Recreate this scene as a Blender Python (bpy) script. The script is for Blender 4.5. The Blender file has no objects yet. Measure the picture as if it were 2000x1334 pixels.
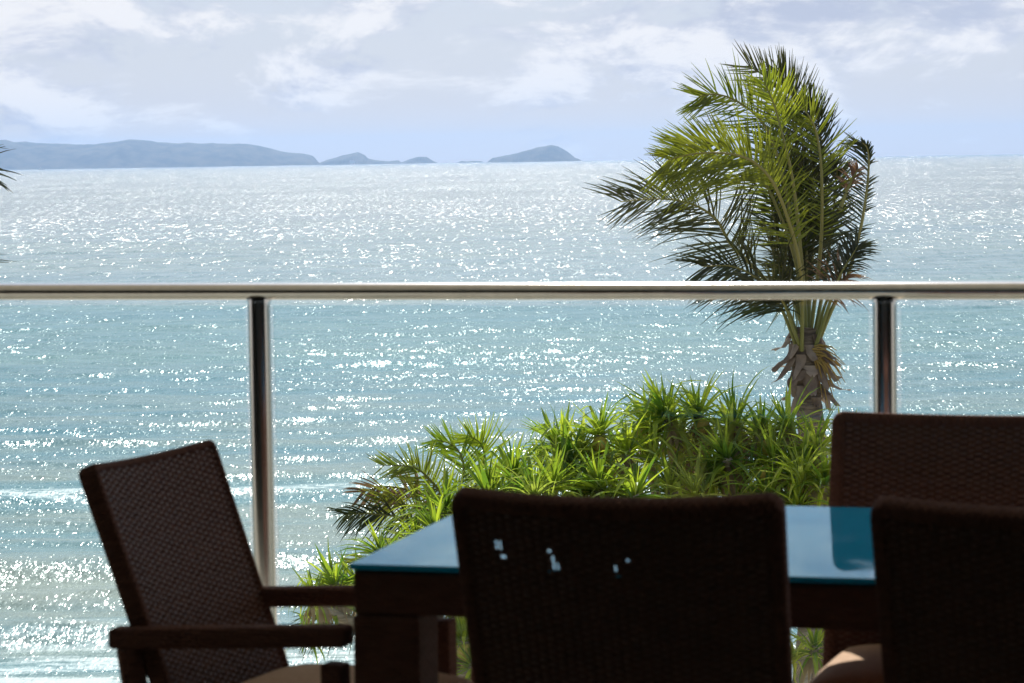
import bpy, bmesh, math, random
import numpy as np
from mathutils import Vector, Matrix, Quaternion, noise as mnoise

random.seed(7); np.random.seed(7)
SC = bpy.context.scene
COL = SC.collection
R = math.radians

# ------------------------------------------------------------------ camera
EYE = 1.56                       # metres above the balcony floor (z = 0)
SEA_Z = -8.5
YAW, FPX = R(15.2), 5000.0
PITCH, ROLL = math.atan(354 / FPX), math.atan(0.015)
C0 = Vector((0, 0, EYE))
F0 = Vector((-math.sin(YAW), math.cos(YAW), 0)); R0 = Vector((math.cos(YAW), math.sin(YAW), 0)); Z = Vector((0, 0, 1))
FW = F0 * math.cos(PITCH) - Z * math.sin(PITCH)
U0 = Z * math.cos(PITCH) + F0 * math.sin(PITCH)
RT = R0 * math.cos(ROLL) - U0 * math.sin(ROLL)
UP = U0 * math.cos(ROLL) + R0 * math.sin(ROLL)
cam = bpy.data.cameras.new('camera'); camo = bpy.data.objects.new('camera', cam); COL.objects.link(camo)
camo.matrix_world = Matrix(((RT.x, UP.x, -FW.x, C0.x), (RT.y, UP.y, -FW.y, C0.y), (RT.z, UP.z, -FW.z, C0.z), (0, 0, 0, 1)))
cam.sensor_width = 36; cam.lens = 90; cam.clip_start = 0.1; cam.clip_end = 120000
cam.dof.use_dof = True; cam.dof.focus_distance = 36; cam.dof.aperture_fstop = 9.0
SC.camera = camo

def P(x, y, d):                  # a point of the place seen at photo pixel (x, y), d metres away
    return C0 + (FW + RT * ((x - 1000) / FPX) - UP * ((y - 667) / FPX)) * d

# ------------------------------------------------------------------ sun and sky
SUN_EL, SUN_AZ = R(42), R(-16)   # azimuth from +Y towards +X
sdir = Vector((math.sin(SUN_AZ) * math.cos(SUN_EL), math.cos(SUN_AZ) * math.cos(SUN_EL), math.sin(SUN_EL)))
sun = bpy.data.lights.new('sun', 'SUN'); sun.energy = 4.2; sun.angle = R(0.53); sun.color = (1, 0.955, 0.88)
suno = bpy.data.objects.new('sun', sun); COL.objects.link(suno)
suno.rotation_euler = sdir.to_track_quat('Z', 'Y').to_euler(); suno.location = (0, 0, 60)
SC.view_settings.view_transform = 'Standard'; SC.view_settings.look = 'None'
SC.view_settings.gamma = 1; SC.view_settings.exposure = 0.3; SC.view_settings.use_curve_mapping = False

class NT:                        # terse node-tree helper
    def __init__(s, tree): s.t = tree; s.t.nodes.clear()
    def n(s, typ, **kw):
        nd = s.t.nodes.new(typ)
        for k, v in kw.items(): setattr(nd, k, v)
        return nd
    def link(s, a, b): s.t.links.new(a, b)
    def put(s, sock, v):
        if isinstance(v, bpy.types.NodeSocket): s.link(v, sock)
        elif v is not None:
            if hasattr(sock.default_value, '__len__') and not isinstance(v, (int, float)) and len(sock.default_value) == 4 and len(v) == 3: v = (*v, 1)
            sock.default_value = v
    def m(s, op, a, b=None, c=None, clamp=False):
        nd = s.n('ShaderNodeMath', operation=op); nd.use_clamp = clamp
        for i, v in enumerate((a, b, c)):
            if v is not None: s.put(nd.inputs[i], v)
        return nd.outputs[0]
    def v(s, op, a, b=None, scale=None):
        nd = s.n('ShaderNodeVectorMath', operation=op)
        s.put(nd.inputs[0], a)
        if b is not None: s.put(nd.inputs[1], b)
        if scale is not None: s.put(nd.inputs['Scale'], scale)
        return nd.outputs['Value'] if op in ('DOT_PRODUCT', 'LENGTH') else nd.outputs[0]
    def noise(s, vec, scale=1, detail=3, rough=0.5, lac=2.0, dist=0.0, col=False):
        nd = s.n('ShaderNodeTexNoise')
        for k, v in (('Vector', vec), ('Scale', scale), ('Detail', detail), ('Roughness', rough), ('Lacunarity', lac), ('Distortion', dist)): s.put(nd.inputs[k], v)
        return nd.outputs['Color' if col else 'Fac']
    def ramp(s, fac, a, b, lo=0.0, hi=1.0, smooth=True):
        nd = s.n('ShaderNodeMapRange'); nd.interpolation_type = 'SMOOTHSTEP' if smooth else 'LINEAR'
        for k, v in (('Value', fac), ('From Min', a), ('From Max', b), ('To Min', lo), ('To Max', hi)): s.put(nd.inputs[k], v)
        return nd.outputs[0]
    def mix(s, fac, a, b, mode='MIX'):
        nd = s.n('ShaderNodeMix', data_type='RGBA'); nd.blend_type = mode
        s.put(nd.inputs[0], fac); s.put(nd.inputs[6], a); s.put(nd.inputs[7], b)
        return nd.outputs[2]
    def mapping(s, vec, scale=(1, 1, 1), loc=(0, 0, 0), rot=(0, 0, 0)):
        nd = s.n('ShaderNodeMapping'); s.put(nd.inputs['Vector'], vec)
        nd.inputs['Scale'].default_value = scale; nd.inputs['Location'].default_value = loc; nd.inputs['Rotation'].default_value = rot
        return nd.outputs[0]
    def comb(s, x, y, z):
        nd = s.n('ShaderNodeCombineXYZ'); s.put(nd.inputs[0], x); s.put(nd.inputs[1], y); s.put(nd.inputs[2], z); return nd.outputs[0]
    def sep(s, v):
        nd = s.n('ShaderNodeSeparateXYZ'); s.put(nd.inputs[0], v); return nd.outputs

world = bpy.data.worlds.new('World'); SC.world = world; world.use_nodes = True
w = NT(world.node_tree)
sky = w.n('ShaderNodeTexSky', sky_type='NISHITA'); sky.sun_disc = False
sky.sun_elevation = SUN_EL; sky.sun_rotation = SUN_AZ; sky.altitude = 10; sky.air_density = 1.0; sky.dust_density = 0.6; sky.ozone_density = 1.0
SKY_STRENGTH = 0.075
gen = w.n('ShaderNodeTexCoord').outputs['Generated']
dirv = w.v('NORMALIZE', gen)
dx, dy, dz = w.sep(dirv)
cv = w.comb(dx, dy, w.m('MULTIPLY', dz, 2.6))
cv2 = w.comb(dx, dy, w.m('MULTIPLY_ADD', dz, 2.6, 0.035))
big = w.noise(cv, 9.0, 2, 0.5)
c1 = w.noise(cv, 15.0, 9, 0.6, 2.1, 0.35)
c2 = w.noise(cv2, 15.0, 9, 0.6, 2.1, 0.35)
dens = w.m('ADD', w.m('MULTIPLY', c1, 0.7), w.m('MULTIPLY', big, 0.42))
low = w.ramp(dz, 0.0, 0.045, -0.05, 0.05)          # fewer solid puffs right at the horizon
mask = w.ramp(w.m('ADD', dens, low), 0.53, 0.63)
lit = w.ramp(w.m('SUBTRACT', c1, c2), -0.13, 0.12)
cloudc = w.mix(lit, (5.6, 6.0, 7.4), (10.4, 10.2, 10.2))
veil = w.mix(0.72, sky.outputs[0], w.mix(w.ramp(dz, 0.0, 0.028), (7.6, 7.9, 9.1), (6.2, 6.6, 8.2)))      # thin high cloud over the blue
thin = w.ramp(dz, 0.10, 0.6, 1.0, 0.12)
base = w.mix(thin, sky.outputs[0], veil)
skyc = w.mix(w.m('MULTIPLY', mask, w.ramp(dz, 0.15, 0.7, 0.92, 0.45)), base, cloudc)
bg = w.n('ShaderNodeBackground'); w.put(bg.inputs['Color'], skyc); bg.inputs['Strength'].default_value = SKY_STRENGTH
w.link(bg.outputs[0], w.n('ShaderNodeOutputWorld').inputs['Surface'])

cy = SC.cycles
cy.max_bounces = 8; cy.diffuse_bounces = 5; cy.glossy_bounces = 4; cy.transparent_max_bounces = 24; cy.transmission_bounces = 6
cy.caustics_reflective = False; cy.caustics_refractive = False; cy.sample_clamp_indirect = 4
cy.use_denoising = True

# ------------------------------------------------------------------ object helpers
def tag(o, label=None, cat=None, group=None, kind=None):
    if label: o['label'] = label
    if cat: o['category'] = cat
    if group: o['group'] = group
    if kind: o['kind'] = kind
    return o
def empty(name, loc, rz=0):
    o = bpy.data.objects.new(name, None); COL.objects.link(o); o.location = loc; o.rotation_euler = (0, 0, rz)
    o.empty_display_size = 0.2
    o.matrix_basis = Matrix.Translation(Vector(loc)) @ Matrix.Rotation(rz, 4, 'Z')
    return o
def link(name, me, mat, parent=None, smooth=False):
    o = bpy.data.objects.new(name, me); COL.objects.link(o)
    if mat and not me.materials: me.materials.append(mat)
    if parent: o.parent = parent
    if smooth: me.polygons.foreach_set('use_smooth', [True] * len(me.polygons))
    return o
def meshobj(name, verts, faces, mat, parent=None, smooth=False, world_space=True):
    """verts in world space; moved into the parent's frame when it has one"""
    if parent is not None and world_space:
        root = parent; M = Matrix.Identity(4)
        while root is not None: M = root.matrix_basis @ M; root = root.parent
        Mi = M.inverted(); verts = [Mi @ Vector(v) for v in verts]
    me = bpy.data.meshes.new(name); me.from_pydata([tuple(v) for v in verts], [], faces); me.update()
    return link(name, me, mat, parent, smooth)
class MB:
    def __init__(s): s.v = []; s.f = []
    def add(s, v, f):
        k = len(s.v); s.v += [Vector(a) for a in v]; s.f += [tuple(i + k for i in q) for q in f]
    def box(s, a, b, bev=0.0):
        bm = bmesh.new(); bmesh.ops.create_cube(bm, size=1)
        a, b = Vector(a), Vector(b)
        for v in bm.verts: v.co = Vector(((a[i] + b[i]) / 2 + v.co[i] * abs(b[i] - a[i]) for i in range(3)))
        if bev: bmesh.ops.bevel(bm, geom=bm.edges[:], offset=bev, segments=2, affect='EDGES', profile=0.5)
        bm.verts.index_update(); s.add([v.co.copy() for v in bm.verts], [[v.index for v in f.verts] for f in bm.faces]); bm.free()
    def tube(s, pts, rad, n=8, flat=(1, 1), upv=None, cap=True):
        pts = [Vector(p) for p in pts]; k = len(s.v); m = len(pts)
        prev = None
        for i, p in enumerate(pts):
            t = (pts[min(i + 1, m - 1)] - pts[max(i - 1, 0)]).normalized()
            if upv is not None: a = t.cross(Vector(upv)).normalized()
            elif prev is None: a = t.cross(Vector((0, 0, 1)) if abs(t.z) < 0.9 else Vector((1, 0, 0))).normalized()
            else: a = (prev - t * prev.dot(t)).normalized()
            prev = a; b = a.cross(t).normalized()
            r = rad[i] if hasattr(rad, '__len__') else rad
            for j in range(n):
                an = 2 * math.pi * j / n
                s.v.append(p + a * math.cos(an) * r * flat[0] + b * math.sin(an) * r * flat[1])
        for i in range(m - 1):
            for j in range(n):
                s.f.append((k + i * n + j, k + (i + 1) * n + j, k + (i + 1) * n + (j + 1) % n, k + i * n + (j + 1) % n))
        if cap:
            e = len(s.v); s.v += [s.v[k + j].copy() for j in range(n)] + [s.v[k + (m - 1) * n + j].copy() for j in range(n)]   # caps keep their own corners
            s.f.append(tuple(e + j for j in range(n))); s.f.append(tuple(e + n + j for j in reversed(range(n))))
    def build(s, name, mat, parent=None, smooth=False): return meshobj(name, s.v, s.f, mat, parent, smooth)
    def build_local(s, name, mat, parent=None, smooth=False): return meshobj(name, s.v, s.f, mat, parent, smooth, False)

def curve(pts, n):               # Catmull-Rom through the points
    p = [Vector(a) for a in pts]; p = [p[0] * 2 - p[1]] + p + [p[-1] * 2 - p[-2]]
    out = []; segs = len(p) - 3
    for k in range(n + 1):
        u = k / n * segs; i = min(int(u), segs - 1); t = u - i
        a, b, c, d = p[i:i + 4]
        out.append(0.5 * (2 * b + (c - a) * t + (2 * a - 5 * b + 4 * c - d) * t * t + (3 * b - a - 3 * c + d) * t ** 3))
    return out

# ------------------------------------------------------------------ materials
def material(name):
    m = bpy.data.materials.new(name); m.use_nodes = True
    return m, NT(m.node_tree)
def out(t, sh, disp=None):
    o = t.n('ShaderNodeOutputMaterial'); t.link(sh, o.inputs['Surface']); return o
def principled(t, **kw):
    nd = t.n('ShaderNodeBsdfPrincipled')
    for k, v in kw.items(): t.put(nd.inputs[k.replace('_', ' ')], v)
    return nd
def objc(t): return t.n('ShaderNodeTexCoord').outputs['Object']
def pos(t): return t.n('ShaderNodeNewGeometry').outputs['Position']

def m_leaf(name, ca, cb, trans, tw=0.45, rough=0.42, scale=2.0):
    m, t = material(name)
    rnd = t.n('ShaderNodeObjectInfo').outputs['Random']
    nz = t.noise(pos(t), scale, 3)
    fac = t.m('ADD', t.m('MULTIPLY', t.m('POWER', rnd, 1.5), 0.75), t.m('MULTIPLY', t.ramp(nz, 0.35, 0.7), 0.4), clamp=True)
    c = t.mix(fac, ca, cb)
    p = principled(t, Base_Color=c, Roughness=rough, IOR=1.45)
    tr = t.n('ShaderNodeBsdfTranslucent'); t.put(tr.inputs[0], t.mix(1.0, c, trans, 'MULTIPLY'))
    ms = t.n('ShaderNodeMixShader'); ms.inputs[0].default_value = tw
    t.link(p.outputs[0], ms.inputs[1]); t.link(tr.outputs[0], ms.inputs[2]); out(t, ms.outputs[0]); return m
M = {}
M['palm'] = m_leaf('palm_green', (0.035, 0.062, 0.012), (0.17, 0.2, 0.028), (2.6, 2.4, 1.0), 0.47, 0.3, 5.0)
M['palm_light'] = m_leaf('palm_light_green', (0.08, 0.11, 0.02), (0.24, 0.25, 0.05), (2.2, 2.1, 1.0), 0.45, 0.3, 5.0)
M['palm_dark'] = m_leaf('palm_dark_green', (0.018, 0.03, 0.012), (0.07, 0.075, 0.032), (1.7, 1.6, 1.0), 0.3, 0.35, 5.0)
M['palm_young'] = m_leaf('palm_young_green', (0.11, 0.17, 0.02), (0.22, 0.26, 0.03), (2.3, 2.2, 1.0), 0.5)
M['palm_dry'] = m_leaf('palm_dry_frond', (0.13, 0.075, 0.045), (0.24, 0.15, 0.09), (1.6, 1.5, 1.2), 0.35)
M['pand'] = m_leaf('pandanus_green', (0.06, 0.13, 0.022), (0.34, 0.38, 0.055), (2.6, 2.5, 1.1), 0.5, 0.3)
M['pand_mass'] = m_leaf('pandanus_green_mass', (0.07, 0.15, 0.022), (0.46, 0.47, 0.13), (2.4, 2.3, 1.1), 0.5, 0.3, 9.0)
M['pand_dead'] = m_leaf('pandanus_dead_leaf', (0.24, 0.15, 0.08), (0.5, 0.39, 0.25), (1.3, 1.2, 1.0), 0.35)
M['fruit'] = m_leaf('pandanus_fruit', (0.4, 0.26, 0.03), (0.5, 0.36, 0.07), (1, 1, 1), 0.05)
M['spathe'] = m_leaf('palm_flower_stalk', (0.42, 0.28, 0.07), (0.5, 0.36, 0.12), (1.5, 1.4, 1), 0.35)
M['petiole'] = m_leaf('palm_stalk', (0.17, 0.18, 0.045), (0.27, 0.25, 0.08), (1, 1, 1), 0.05)
def m_bark(name, ca, cb):
    m, t = material(name); nz = t.noise(t.mapping(pos(t), (1, 1, 5)), 6, 5, 0.6)
    c = t.mix(t.ramp(nz, 0.35, 0.65), ca, cb)
    b = t.n('ShaderNodeBump'); b.inputs['Strength'].default_value = 0.7; b.inputs['Distance'].default_value = 0.03; t.put(b.inputs['Height'], nz)
    p = principled(t, Base_Color=c, Roughness=0.9); t.link(b.outputs[0], p.inputs['Normal']); out(t, p.outputs[0]); return m
M['bark'] = m_bark('pandanus_bark', (0.24, 0.19, 0.14), (0.42, 0.35, 0.27))
M['trunk'] = m_bark('palm_bark', (0.10, 0.07, 0.05), (0.24, 0.18, 0.13))
M['husk'] = m_leaf('palm_husk', (0.16, 0.11, 0.085), (0.44, 0.34, 0.27), (1.3, 1.2, 1.1), 0.25, 0.8, 7)

def m_wicker():
    m, t = material('dark_wicker'); o = objc(t)
    uvn = t.n('ShaderNodeUVMap').outputs[0]
    u, v, _ = t.sep(uvn)
    vr = t.m('DIVIDE', v, 0.0085); row = t.m('FLOOR', vr)
    par = t.m('MULTIPLY', t.m('FRACT', t.m('MULTIPLY', row, 0.5)), 1.0)      # 0 or .5
    uu = t.m('ADD', t.m('DIVIDE', u, 0.026), par)
    hump = t.m('ABSOLUTE', t.m('SINE', t.m('MULTIPLY', uu, math.pi)))
    strand = t.m('SINE', t.m('MULTIPLY', t.m('FRACT', vr), math.pi))
    h = t.m('MULTIPLY', t.m('POWER', hump, 0.6), strand)
    nz = t.noise(o, 14, 4)
    nz2 = t.noise(t.comb(t.m('MULTIPLY', u, 6), t.m('MULTIPLY', row, 3.7), 0.0), 3, 2)
    c = t.mix(nz2, (0.12, 0.058, 0.048), (0.23, 0.118, 0.092))
    c = t.mix(t.m('MULTIPLY', t.ramp(nz, 0.45, 0.75), 0.35), c, (0.12, 0.065, 0.047))
    b = t.n('ShaderNodeBump'); b.inputs['Strength'].default_value = 1.0; b.inputs['Distance'].default_value = 0.004; t.put(b.inputs['Height'], h)
    p = principled(t, Base_Color=c, Roughness=0.7, Specular_IOR_Level=0.04); t.link(b.outputs[0], p.inputs['Normal']); out(t, p.outputs[0]); return m
M['wicker'] = m_wicker()
def m_strand():
    m, t = material('wicker_strand'); u, v, _ = t.sep(t.n('ShaderNodeUVMap').outputs[0])
    c = t.mix(t.noise(t.comb(t.m('MULTIPLY', u, 9), t.m('MULTIPLY', v, 37), 0.0), 1.0, 3, 0.6), (0.08, 0.042, 0.04), (0.25, 0.135, 0.115))
    c = t.mix(t.m('MULTIPLY', t.ramp(t.noise(objc(t), 6, 4), 0.45, 0.75), 0.4), c, (0.2, 0.12, 0.09))
    p = principled(t, Base_Color=c, Roughness=0.38, IOR=1.5); out(t, p.outputs[0]); return m
M['strand'] = m_strand()
def m_simple(name, ca, cb, rough, metallic=0.0, scale=8, bump=0.0, stretch=(1, 1, 1)):
    m, t = material(name); nz = t.noise(t.mapping(objc(t), stretch), scale, 5, 0.6)
    p = principled(t, Base_Color=t.mix(t.ramp(nz, 0.3, 0.7), ca, cb), Roughness=rough, Metallic=metallic)
    if bump:
        b = t.n('ShaderNodeBump'); b.inputs['Strength'].default_value = bump; b.inputs['Distance'].default_value = 0.01; t.put(b.inputs['Height'], nz); t.link(b.outputs[0], p.inputs['Normal'])
    out(t, p.outputs[0]); return m
M['cushion'] = m_simple('tan_cushion_fabric', (0.58, 0.38, 0.24), (0.66, 0.45, 0.3), 0.9, 0, 60, 0.3)
M['steel'] = m_simple('brushed_steel', (0.66, 0.66, 0.65), (0.74, 0.735, 0.72), 0.15, 1.0, 40, 0.0, (1, 1, 0.05))
M['white'] = m_simple('white_paint', (0.74, 0.74, 0.72), (0.8, 0.8, 0.78), 0.6)
M['wall'] = m_simple('dark_grey_cladding', (0.05, 0.05, 0.045), (0.08, 0.08, 0.07), 0.9, 0, 3)
M['back'] = m_simple('grey_green_plaster_wall', (0.34, 0.36, 0.32), (0.4, 0.42, 0.38), 0.8, 0, 3)
M['sand'] = m_simple('beach_sand', (0.42, 0.35, 0.25), (0.5, 0.43, 0.32), 0.95, 0, 1.5, 0.4)
M['tile'] = m_simple('cream_stone_tile', (0.66, 0.61, 0.52), (0.74, 0.69, 0.6), 0.6, 0, 5)
M['timber'] = m_simple('dark_timber_floor', (0.13, 0.13, 0.12), (0.18, 0.18, 0.16), 0.45, 0, 6)
M['forest'] = m_simple('dry_forest_hill', (0.012, 0.02, 0.010), (0.13, 0.12, 0.075), 0.95, 0, 0.011)
M['roof'] = m_simple('grey_roof', (0.3, 0.3, 0.31), (0.4, 0.4, 0.4), 0.7)

def m_pane():                    # clear, faintly blue-green balustrade glass
    m, t = material('balustrade_glass')
    fr = t.n('ShaderNodeFresnel'); fr.inputs[0].default_value = 1.5
    tr = t.n('ShaderNodeBsdfTransparent'); tr.inputs[0].default_value = (0.90, 0.965, 0.975, 1)
    gl = t.n('ShaderNodeBsdfGlossy'); gl.inputs['Roughness'].default_value = 0.02
    ms = t.n('ShaderNodeMixShader'); t.link(t.m('MULTIPLY', fr.outputs[0], 0.6), ms.inputs[0]); t.link(tr.outputs[0], ms.inputs[1]); t.link(gl.outputs[0], ms.inputs[2])
    out(t, ms.outputs[0]); return m
M['pane'] = m_pane()
def m_tableglass():
    m, t = material('blue_table_glass')
    rg = t.ramp(t.noise(objc(t), 7, 5, 0.65), 0.4, 0.75, 0.02, 0.16)
    p = principled(t, Base_Color=(0.01, 0.52, 0.98), Roughness=0.5, Specular_IOR_Level=0.0)
    gl = t.n('ShaderNodeBsdfGlossy'); gl.inputs[0].default_value = (0.82, 0.93, 1.0, 1); t.put(gl.inputs['Roughness'], rg)
    fr = t.n('ShaderNodeFresnel'); fr.inputs[0].default_value = 1.5
    ms = t.n('ShaderNodeMixShader'); t.link(fr.outputs[0], ms.inputs[0]); t.link(p.outputs[0], ms.inputs[1]); t.link(gl.outputs[0], ms.inputs[2])
    out(t, ms.outputs[0]); return m
M['tglass'] = m_tableglass()

# ------------------------------------------------------------------ sea
def sea_material():
    m, t = material('sea_water')
    p = pos(t)
    q = t.mapping(p, rot=(0, 0, -YAW))              # x along the crests, y out to sea
    nrm = t.n('ShaderNodeNewGeometry').outputs['Normal']
    qx, qy, qz = t.sep(q)
    def slopes(scale, sx, sy, loc, detail=2, rough=0.5):
        c = t.noise(t.mapping(q, (sx, sy, 1), loc), scale, detail, rough, col=True)
        return t.v('SUBTRACT', c, (0.5, 0.5, 0.5))
    s1 = slopes(22.0, 1.0, 0.2, (0, 0, 0), 2, 0.6)                # ripples
    s2 = slopes(9.0, 1.0, 0.12, (31, 7, 0), 4, 0.55)            # wavelets
    s3 = slopes(4.0, 1.0, 0.28, (5, 91, 0), 3, 0.6)            # wind chop seen far off
    s4 = slopes(1.0, 1.0, 0.16, (55, 13, 0), 3, 0.6)
    patch = t.noise(t.mapping(q, (1, 0.35, 1)), 0.02, 4, 0.6)
    amp = t.ramp(patch, 0.3, 0.72, 0.75, 1.25)
    far = t.ramp(qy, 70, 420, 0.0, 1.0, False)
    sv = t.v('SCALE', t.v('ADD', t.v('SCALE', s1, scale=0.95), t.v('SCALE', s2, scale=0.75)), scale=t.m('MULTIPLY_ADD', far, -0.75, 1.0))
    sv = t.v('ADD', sv, t.v('SCALE', s3, scale=t.m('MULTIPLY_ADD', far, 1.3, 0.1)))
    sv = t.v('ADD', sv, t.v('SCALE', s4, scale=t.m('MULTIPLY', far, 1.25)))
    s5 = slopes(0.3, 1.0, 0.09, (15, 3, 0), 3, 0.6)
    sv = t.v('ADD', sv, t.v('SCALE', s5, scale=t.m('MULTIPLY', t.ramp(qy, 500, 2500), 1.0)))
    sv = t.v('SCALE', sv, scale=amp)
    sx, sy, _ = t.sep(sv)
    # slopes in world axes
    r = t.mapping(t.comb(t.m('MULTIPLY', sx, 1.6), t.m('MULTIPLY', sy, 1.2), 0.0), rot=(0, 0, YAW))
    nn = t.v('NORMALIZE', t.v('ADD', nrm, r))
    # turbid turquoise water, sandier in the shallows
    tn = t.noise(t.mapping(q, (0.25, 1, 1)), 0.05, 4, 0.55)
    deep = t.ramp(qy, 60, 700, 0.0, 1.0)
    c = t.mix(t.ramp(tn, 0.35, 0.7), (0.055, 0.21, 0.255), (0.12, 0.265, 0.26))
    c = t.mix(t.m('MULTIPLY', t.ramp(qy, 120, 600), 0.65), c, (0.05, 0.11, 0.12))
    sandy = t.m('MULTIPLY', t.ramp(qy, 46, 150, 0.85, 0.12), t.ramp(t.noise(t.mapping(q, (0.18, 1, 1)), 0.22, 4, 0.6), 0.36, 0.62), clamp=True)
    c = t.mix(sandy, c, (0.34, 0.35, 0.27))
    # foam: swash at the beach and small whitecaps
    fz = t.noise(t.mapping(q, (0.3, 1, 1)), 1.4, 6, 0.65)
    fn = t.m('MULTIPLY', t.ramp(qy, 48, 57, 1.0, 0.0), t.ramp(fz, 0.42, 0.62))
    at = t.n('ShaderNodeAttribute', attribute_name='crest').outputs['Fac']
    cap = t.m('MULTIPLY', at, t.ramp(t.noise(t.mapping(q, (0.6, 1, 1)), 2.5, 5, 0.7), 0.38, 0.58))
    foam = t.m('MAXIMUM', fn, cap, clamp=True)
    c = t.mix(foam, c, (0.72, 0.74, 0.74))
    pb = principled(t, Base_Color=c, Roughness=t.m('MULTIPLY_ADD', foam, 0.5, 0.2), IOR=1.33)
    t.link(nn, pb.inputs['Normal']); out(t, pb.outputs[0]); return m
M['sea'] = sea_material()

def build_sea():
    H = EYE - SEA_Z
    rows = []
    d = 40.0
    while d < 17000:
        rows.append(d)
        d += max(0.10, min(d * d / (H * 2560) * 0.55, d * 0.06))
    rows = np.array(rows)
    a_in = np.radians(np.linspace(-14.5, 14.5, 640))
    a_l = np.radians(np.linspace(-80, -14.5, 60)[:-1]); a_r = np.radians(np.linspace(14.5, 80, 60)[1:])
    an = np.concatenate([a_l, a_in, a_r])
    D, A = np.meshgrid(rows, an, indexing='ij')
    X = D * np.sin(A); Y = D * np.cos(A)          # frame: Y out to sea along the view
    rs = np.random.RandomState(3)
    h = np.zeros_like(X); gy = np.zeros_like(X); dxo = np.zeros_like(X); dyo = np.zeros_like(X)
    env = 0.55 + 0.45 * np.sin(X * 0.021 + 1.3 * np.sin(Y * 0.013)) * np.sin(Y * 0.017 + X * 0.006)
    for lam, amp, k in ((14.0, 0.10, 3), (8.0, 0.075, 4), (4.6, 0.07, 6), (2.8, 0.056, 8), (1.7, 0.034, 9), (1.0, 0.018, 9)):
        for j in range(k):
            L = lam * rs.uniform(0.8, 1.25); th = rs.normal(0, 0.5)
            kx, ky = 2 * np.pi / L * np.sin(th), 2 * np.pi / L * np.cos(th)
            ph = kx * X + ky * Y + rs.uniform(0, 6.28)
            fade = 1 / (1 + (np.gradient(rows) / (L * 0.9)) ** 2)[:, None]
            a = amp / math.sqrt(k) * 0.5 * fade
            h += a * np.cos(ph); dxo += -a * 0.8 * np.sin(ph) * np.sin(th); dyo += -a * 0.8 * np.sin(ph) * np.cos(th)
    # breaking swell lines near the beach
    crest = np.zeros_like(X)
    for yc, x0, x1, am in ((77.5, -40, -6, 0.24), (64.0, -40, -2.5, 0.14), (59.0, -40, -2, 0.18), (54.5, -40, 4, 0.2), (92, -30, -8, 0.2)):
        yy = Y - yc - 1.2 * np.sin(X * 0.11 + yc) - 0.5 * np.sin(X * 0.37 + yc)
        g = np.exp(-np.minimum((yy / 1.2) ** 2, 60)) / (1 + np.exp(-(X - x0) / 2)) / (1 + np.exp((X - x1) / 2))
        h += am * g; crest = np.maximum(crest, np.clip(g * 2.0 - 0.3, 0, 1) * (am > 0.22) * am * 3.4)
    h *= 0.8 + 0.2 * env
    h *= np.clip((rows - 42) / 12, 0.1, 1)[:, None]
    rim = h / 0.36
    crest = np.maximum(crest * 0.9, np.clip((rim - 1.05) * 1.2, 0, 0.7))
    X2, Y2 = X + dxo, Y + dyo
    cs, sn = math.cos(YAW), math.sin(YAW)
    V = np.stack([X2 * cs - Y2 * sn, X2 * sn + Y2 * cs, h + SEA_Z], -1).reshape(-1, 3)
    n, k = X.shape
    I = np.arange(n * k).reshape(n, k)
    Fq = np.stack([I[:-1, :-1], I[:-1, 1:], I[1:, 1:], I[1:, :-1]], -1).reshape(-1, 4)
    me = bpy.data.meshes.new('sea')
    me.vertices.add(len(V)); me.vertices.foreach_set('co', V.astype(np.float32).ravel())
    me.loops.add(Fq.size); me.loops.foreach_set('vertex_index', Fq.astype(np.int32).ravel())
    me.polygons.add(len(Fq)); me.polygons.foreach_set('loop_start', np.arange(0, Fq.size, 4, dtype=np.int32))
    me.polygons.foreach_set('use_smooth', np.ones(len(Fq), dtype=bool))
    at = me.attributes.new('crest', 'FLOAT', 'POINT'); at.data.foreach_set('value', crest.astype(np.float32).ravel())
    me.update(calc_edges=True)
    o = link('sea', me, M['sea']); tag(o, 'choppy turquoise sea glittering in the sun out to the horizon', kind='structure')
    print('sea', len(Fq), rows.shape)
build_sea()

# beach under the trees, sliding below the water
def build_beach():
    v, f = [], []
    ys = [-60, -20, 9, 14, 22, 30, 36, 42, 46, 50, 60, 80]; zs = [-7, -7, -7, -7.1, -7.3, -7.5, -7.7, -8.1, -8.5, -9.0, -9.9, -11]
    xs = np.linspace(-140, 140, 57)
    for yv, zv in zip(ys, zs):
        for xv in xs:
            b = R0 * xv + F0 * yv
            v.append((b.x, b.y, zv + 0.12 * mnoise.noise(Vector((xv * 0.2, yv * 0.2, 0)))))
    n = len(xs)
    for i in range(len(ys) - 1):
        for j in range(n - 1): f.append((i * n + j, i * n + j + 1, (i + 1) * n + j + 1, (i + 1) * n + j))
    o = meshobj('beach', v, f, M['sand'], None, True); tag(o, 'pale sand beach below the balcony', kind='structure')
build_beach()

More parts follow.
